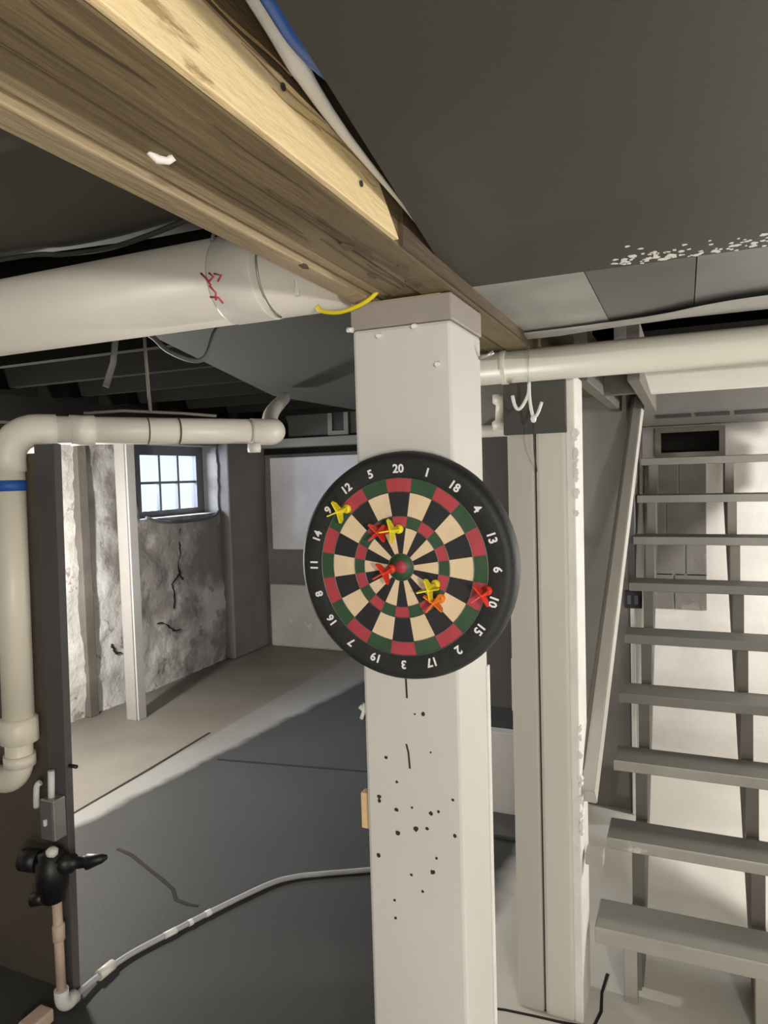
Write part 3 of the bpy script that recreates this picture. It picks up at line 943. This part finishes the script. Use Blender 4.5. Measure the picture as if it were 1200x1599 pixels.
# ================================================================= FAT PIPE ON THE LEFT
fp = thing('sewer_pipe', 'fat cream sewer pipe running level to the beam at upper left', 'pipe', (-1.6, 1.25, 2.016))
fy, fz = 1.25, 2.016
MB().tube([(-3.7, fy, fz), (-.60, fy, fz)], .0885, 40).build('run', M['pvcgrey'], fp)
MB().tube([(-.868, fy, fz), (-.864, fy, fz), (-.770, fy, fz), (-.766, fy, fz)], [.0886, .0900, .0900, .0886], 40).build('sleeve', M['pvcsleeve'], fp)
MB().tube(arc((-.748, fy, fz), (0, -.0905, 0), (0, 0, -.0905), -1.2, 1.5, 14), .0025, 6).build('hanger_wire', M['steel'], fp)
MB().tube([(-.872, 1.19, 2.14), (-.868, 1.20, 2.105), (-.862, 1.178, 2.075)], .004, 8).build('hook_screw', M['steel'], fp)
for pts in ([(-.877, 2.010), (-.866, 1.999), (-.858, 1.985)], [(-.858, 2.008), (-.848, 2.0), (-.862, 1.992)], [(-.846, 2.005), (-.83, 2.0), (-.84, 1.99)], [(-.862, 1.985), (-.852, 1.972), (-.858, 1.96)], [(-.868, 1.966), (-.85, 1.963), (-.845, 1.953)]):
    path = []
    for x, z in pts:
        dz = z - fz
        path.append((x, fy - math.sqrt(max(0, .0905 ** 2 - dz * dz)), z))
    MB().tube(path, .0022, 6).build('ink_stroke', M['redink'], fp)
struct(MB().box(-3.75, -.60, 1.40, 1.44, 2.10, ZC).build('trim_32', M['darkceil']))

# ================================================================= ELBOWED DRAIN PIPE AT THE LEFT
dpth = thing('drain_pipe', 'cream drain pipe rising at left then turning level under the dark joists', 'pipe', (-1.86, 1.48, .7))
hd = Vector((.535, .845, 0)).normalized()
pz = 1.770
vx = Vector((-1.857, 1.492, 0))
r = .0445
rad = .085
top = arc(vx + Vector((0, 0, pz - rad)) + hd * rad, -hd * rad, Vector((0, 0, rad)), 0, PI / 2, 8)
horiz0 = top[-1]
horiz1 = Vector((-1.395, 2.136, pz))
dv = (horiz1 - horiz0).normalized()
MB().tube([vx + Vector((-.004, -.012, .86)), vx + Vector((0, 0, pz - rad - .03))], r, 28).build('upright', M['pvc'], dpth)
MB().tube([vx + Vector((0, 0, pz - rad - .04))] + top + [horiz0 + dv * .05], r + .004, 28).build('elbow', M['pvcgrey'], dpth)
MB().tube([horiz0 + dv * .04, horiz1], r - .001, 28).build('run', M['pvcgrey'], dpth)
MB().tube([horiz0 + dv * .09, horiz0 + dv * .16], r + .003, 28).build('sleeve', M['pvcgrey'], dpth)
MB().tube([horiz0 + dv * .42, horiz0 + dv * .425], r + .001, 28).build('joint_line', M['oldwood'], dpth)
MB().tube([horiz0 + dv * .32, horiz0 + dv * .324], r + .001, 28).build('joint_line', M['oldwood'], dpth)
MB().tube(smooth_path([horiz1 - dv * .03, horiz1 + dv * .05, (-1.47, 2.33, 1.80), (-1.70, 2.72, 1.90), (-2.03, 3.38, 2.045)]), [r + .002] * 9 + [r - .012] * 16, 24).build('bend', M['pvcgrey'], dpth)
tb = MB().tube([vx + Vector((-.0002, -.0005, 1.587)), vx + Vector((-.0002, -.0004, 1.619))], r + .0016, 28).build('tape_band', M['tape'], dpth)
tb['label'] = 'blue tape band'
MB().tube([vx + Vector((-.004, -.012, .905)), vx + Vector((-.004, -.012, .90)), vx + Vector((-.004, -.012, .83)), vx + Vector((-.004, -.012, .825))], [r, r + .010, r + .010, r], 28).build('coupling', M['pvc'], dpth)
b0 = vx + Vector((-.006, -.014, 0))
MB().tube([b0 + Vector((0, 0, .835)), b0 + Vector((0, 0, .775))] + arc(b0 + Vector((-.075, 0, .775)), (.075, 0, 0), (0, 0, -.075), .25, PI / 2, 7) + [b0 + Vector((-.20, 0, .70))], r - .005, 24).build('trap_bend', M['pvc'], dpth)
MB().tube([b0 + Vector((0, 0, .79)), b0 + Vector((0, 0, .755))], r + .001, 24).build('trap_collar', M['pvc'], dpth)
# bits that hang round it
o = MB().tube([(-1.558, 1.642, 2.06), (-1.57, 1.635, 1.96), (-1.591, 1.622, 1.89)], .013, 8, flat=.25).build('hanger_strap', M['framegrey'])
tag(o, 'pale limp strap dangling below the fat pipe', 'strap')
o = MB().tube([(-1.55, 1.75, 2.14), (-1.545, 1.748, 2.0), (-1.54, 1.752, 1.822)], .005, 8).build('hanger_wire', M['stairdark'])
tag(o, 'rusty hanger rod dropping onto the level drain pipe', 'rod')
o = MB().tube(smooth_path([(-1.60, 1.70, 2.10), (-1.536, 1.763, 2.06), (-1.487, 1.781, 2.012), (-1.417, 1.81, 1.978), (-1.375, 1.826, 1.99), (-1.35, 1.84, 2.06), (-1.34, 1.88, 2.105)]), .008, 8).build('grey_cable', M['framegrey'])
tag(o, 'grey cable loop hanging at the corner of the slanting soffit', 'cable')
o = MB().tube([(-1.72, 1.66, 1.822), (-1.62, 1.72, 1.828), (-1.50, 1.86, 1.822), (-1.44, 1.95, 1.816)], .012, 8, flat=.4).build('pipe_bracket', M['stairdark'])
tag(o, 'dull metal bracket lying on top of the level drain pipe', 'bracket')
o = MB().lathe([(0, 0), (.022, 0), (.024, .012), (.022, .03), (0, .034)], 16).move(Matrix.Translation((-1.385, 2.09, 1.695))).build('pipe_clamp', M['white'])
tag(o, 'small white clamp under the far end of the level drain pipe', 'clamp')
bx = thing('junction_box', 'small pale square frame box on the dark bulkhead beside the column', 'box', (-2.83, 5.62, 2.1))
for b in ((-2.94, -2.735, 5.62, 5.66, 2.215, 2.26), (-2.94, -2.735, 5.62, 5.66, 1.97, 2.015), (-2.94, -2.895, 5.62, 5.66, 2.015, 2.215), (-2.78, -2.735, 5.62, 5.66, 2.015, 2.215)):
    MB().box(*b, .003).build('frame_side', M['greywall'], bx)
MB().box(-2.895, -2.78, 5.64, 5.66, 2.015, 2.215).build('opening', M['black'], bx)

# dark post and brown panel at left
struct(MB().box(-2.9, -1.825, 1.564, 1.605, 0, 1.70).build('wall_partition', M['brown']))
dp_ = thing('dark_post', 'charcoal painted post at left behind the upright drain pipe', 'post', (-1.775, 1.56, 0))
MB().prism([(-1.825, 0), (-1.757, 0), (-1.716, 1.724), (-1.80, 1.724)], 1.535, 1.562, axis=1, bev=.003).build('shaft', M['darkpost'], dp_)

MB().tube([(-1.745, 1.55, .742), (-1.71, 1.55, .742)], .006, 8).build('nail', M['black'], dp_)
ob = thing('switch_box', 'grey electrical box low on the charcoal post', 'electrical box', (-1.76, 1.5, .6))
MB().box(-1.800, -1.745, 1.487, 1.534, .53, .655, .004).build('box', M['steel'], ob)
MB().box(-1.797, -1.748, 1.483, 1.488, .535, .65, .002).build('cover', M['framegrey'], ob)
MB().box(-1.776, -1.768, 1.474, 1.484, .58, .60, .002).build('toggle', M['white'], ob)
MB().tube([(-1.777, 1.51, .65), (-1.777, 1.515, .735)], .010, 12).build('conduit_stub', M['white'], ob)
o = MB().tube(smooth_path([(-1.83, 1.50, .62), (-1.822, 1.495, .66), (-1.817, 1.495, .69), (-1.808, 1.50, .70)]), .009, 10).build('cable_clip', M['white'])
tag(o, 'white loop of cable just left of the grey electrical box', 'cable clip')

# valve and riser
vv = thing('check_valve', 'black plastic valve with side arm on a pale riser pipe', 'valve', (-1.75, 1.46, .43))
MB().lathe([(0, -.075), (.034, -.072), (.034, -.04), (.045, -.034), (.045, .05), (.036, .056), (.036, .074), (0, .078)], 20).move(Matrix.Translation((-1.755, 1.478, .43))).build('body', M['black'], vv)
MB().tube([(-1.79, 1.467, .475), (-1.84, 1.455, .478), (-1.842, 1.455, .478)], [.034, .034, .02], 16).build('inlet', M['black'], vv)
MB().tube([(-1.74, 1.482, .468), (-1.692, 1.50, .470), (-1.69, 1.50, .470), (-1.655, 1.515, .474), (-1.65, 1.516, .474), (-1.612, 1.535, .482), (-1.60, 1.545, .484)], [.030, .028, .018, .017, .023, .014, .006], 14).build('arm', M['black'], vv)
MB().lathe([(0, -.012), (.016, -.01), (.018, .006), (.01, .014), (0, .015)], 12).move(Matrix.Translation((-1.737, 1.468, .512))).build('knob', M['white'], vv)
MB().tube([(-1.757, 1.45, .38), (-1.795, 1.44, .37)], .02, 12).build('lug', M['black'], vv)
rs = thing('riser_pipe', 'thin pale pink riser pipe dropping from the black valve to the floor', 'pipe', (-1.735, 1.478, .2))
MB().tube([(-1.742, 1.480, .37), (-1.737, 1.474, .06)], .014, 16).build('upright', M['copper'], rs)
MB().tube([(-1.7405, 1.479, .285), (-1.740, 1.479, .282), (-1.740, 1.478, .235), (-1.7395, 1.478, .232)], [.014, .018, .018, .014], 16).build('coupling', M['copper'], rs)
MB().tube([(-1.737, 1.474, .085)] + arc((-1.737, 1.499, .062), (0, -.025, 0), (0, 0, -.034), 0, PI / 2, 6) + [(-1.739, 1.525, .028)], .021, 16).build('elbow', M['white'], rs)
hz_ = thing('floor_hose', 'pale grey hose snaking over the floor from the riser elbow toward the column', 'hose', (-1.5, 2.1, .01))
MB().tube(smooth_path([(-1.739, 1.52, .027), (-1.747, 1.585, .020), (-1.748, 1.66, .014), (-1.735, 1.75, .011), (-1.698, 1.85, .011), (-1.62, 2.043, .011), (-1.514, 2.268, .011), (-1.44, 2.35, .011), (-1.352, 2.405, .011), (-1.26, 2.455, .011), (-1.12, 2.53, .011), (-.9, 2.62, .011)], 8), .010, 12).build('hose', M['greyhose'], hz_)
MB().tube([(-1.749, 1.628, .017), (-1.749, 1.69, .014)], .017, 14).build('hose_clamp', M['pvcgrey'], hz_)
for a, b in (((-1.690, 1.868, .0112), (-1.672, 1.912, .0112)), ((-1.655, 1.955, .0112), (-1.648, 1.972, .0112)), ((-1.630, 2.02, .0112), (-1.621, 2.042, .0112))):
    MB().tube([a, b], .0115, 12).build('white_band', M['white'], hz_)
o = tag(MB().box(-1.80, -1.745, 1.37, 1.452, 0, .04, .006).build('wood_block', M['copper']), 'small beige block on the floor at the lower left corner', 'block')

# floor cracks (parts of the floor)
for pts, wd in (([(-2.30, 2.28), (-2.206, 2.263), (-2.05, 2.20), (-1.941, 2.157), (-1.86, 2.12), (-1.805, 2.07), (-1.74, 2.062), (-1.698, 2.068)], .016),
                ([(-.60, 1.955), (-.503, 1.975), (-.42, 1.982), (-.336, 1.987), (-.26, 2.0)], .008),
                ([(-.27, 1.86), (-.252, 2.0), (-.238, 2.07), (-.244, 2.15), (-.236, 2.24)], .008),
                ([(-2.76, 1.2), (-2.754, 2.435), (-2.764, 2.996), (-2.791, 3.584)], .02),
                ([(-2.48, 3.244), (-2.051, 3.308), (-1.591, 3.379), (-1.1, 3.43)], .02)):
    mb = MB()
    ribbon(mb, pts, wd)
    mb.build('crack', M['crack'], floor)
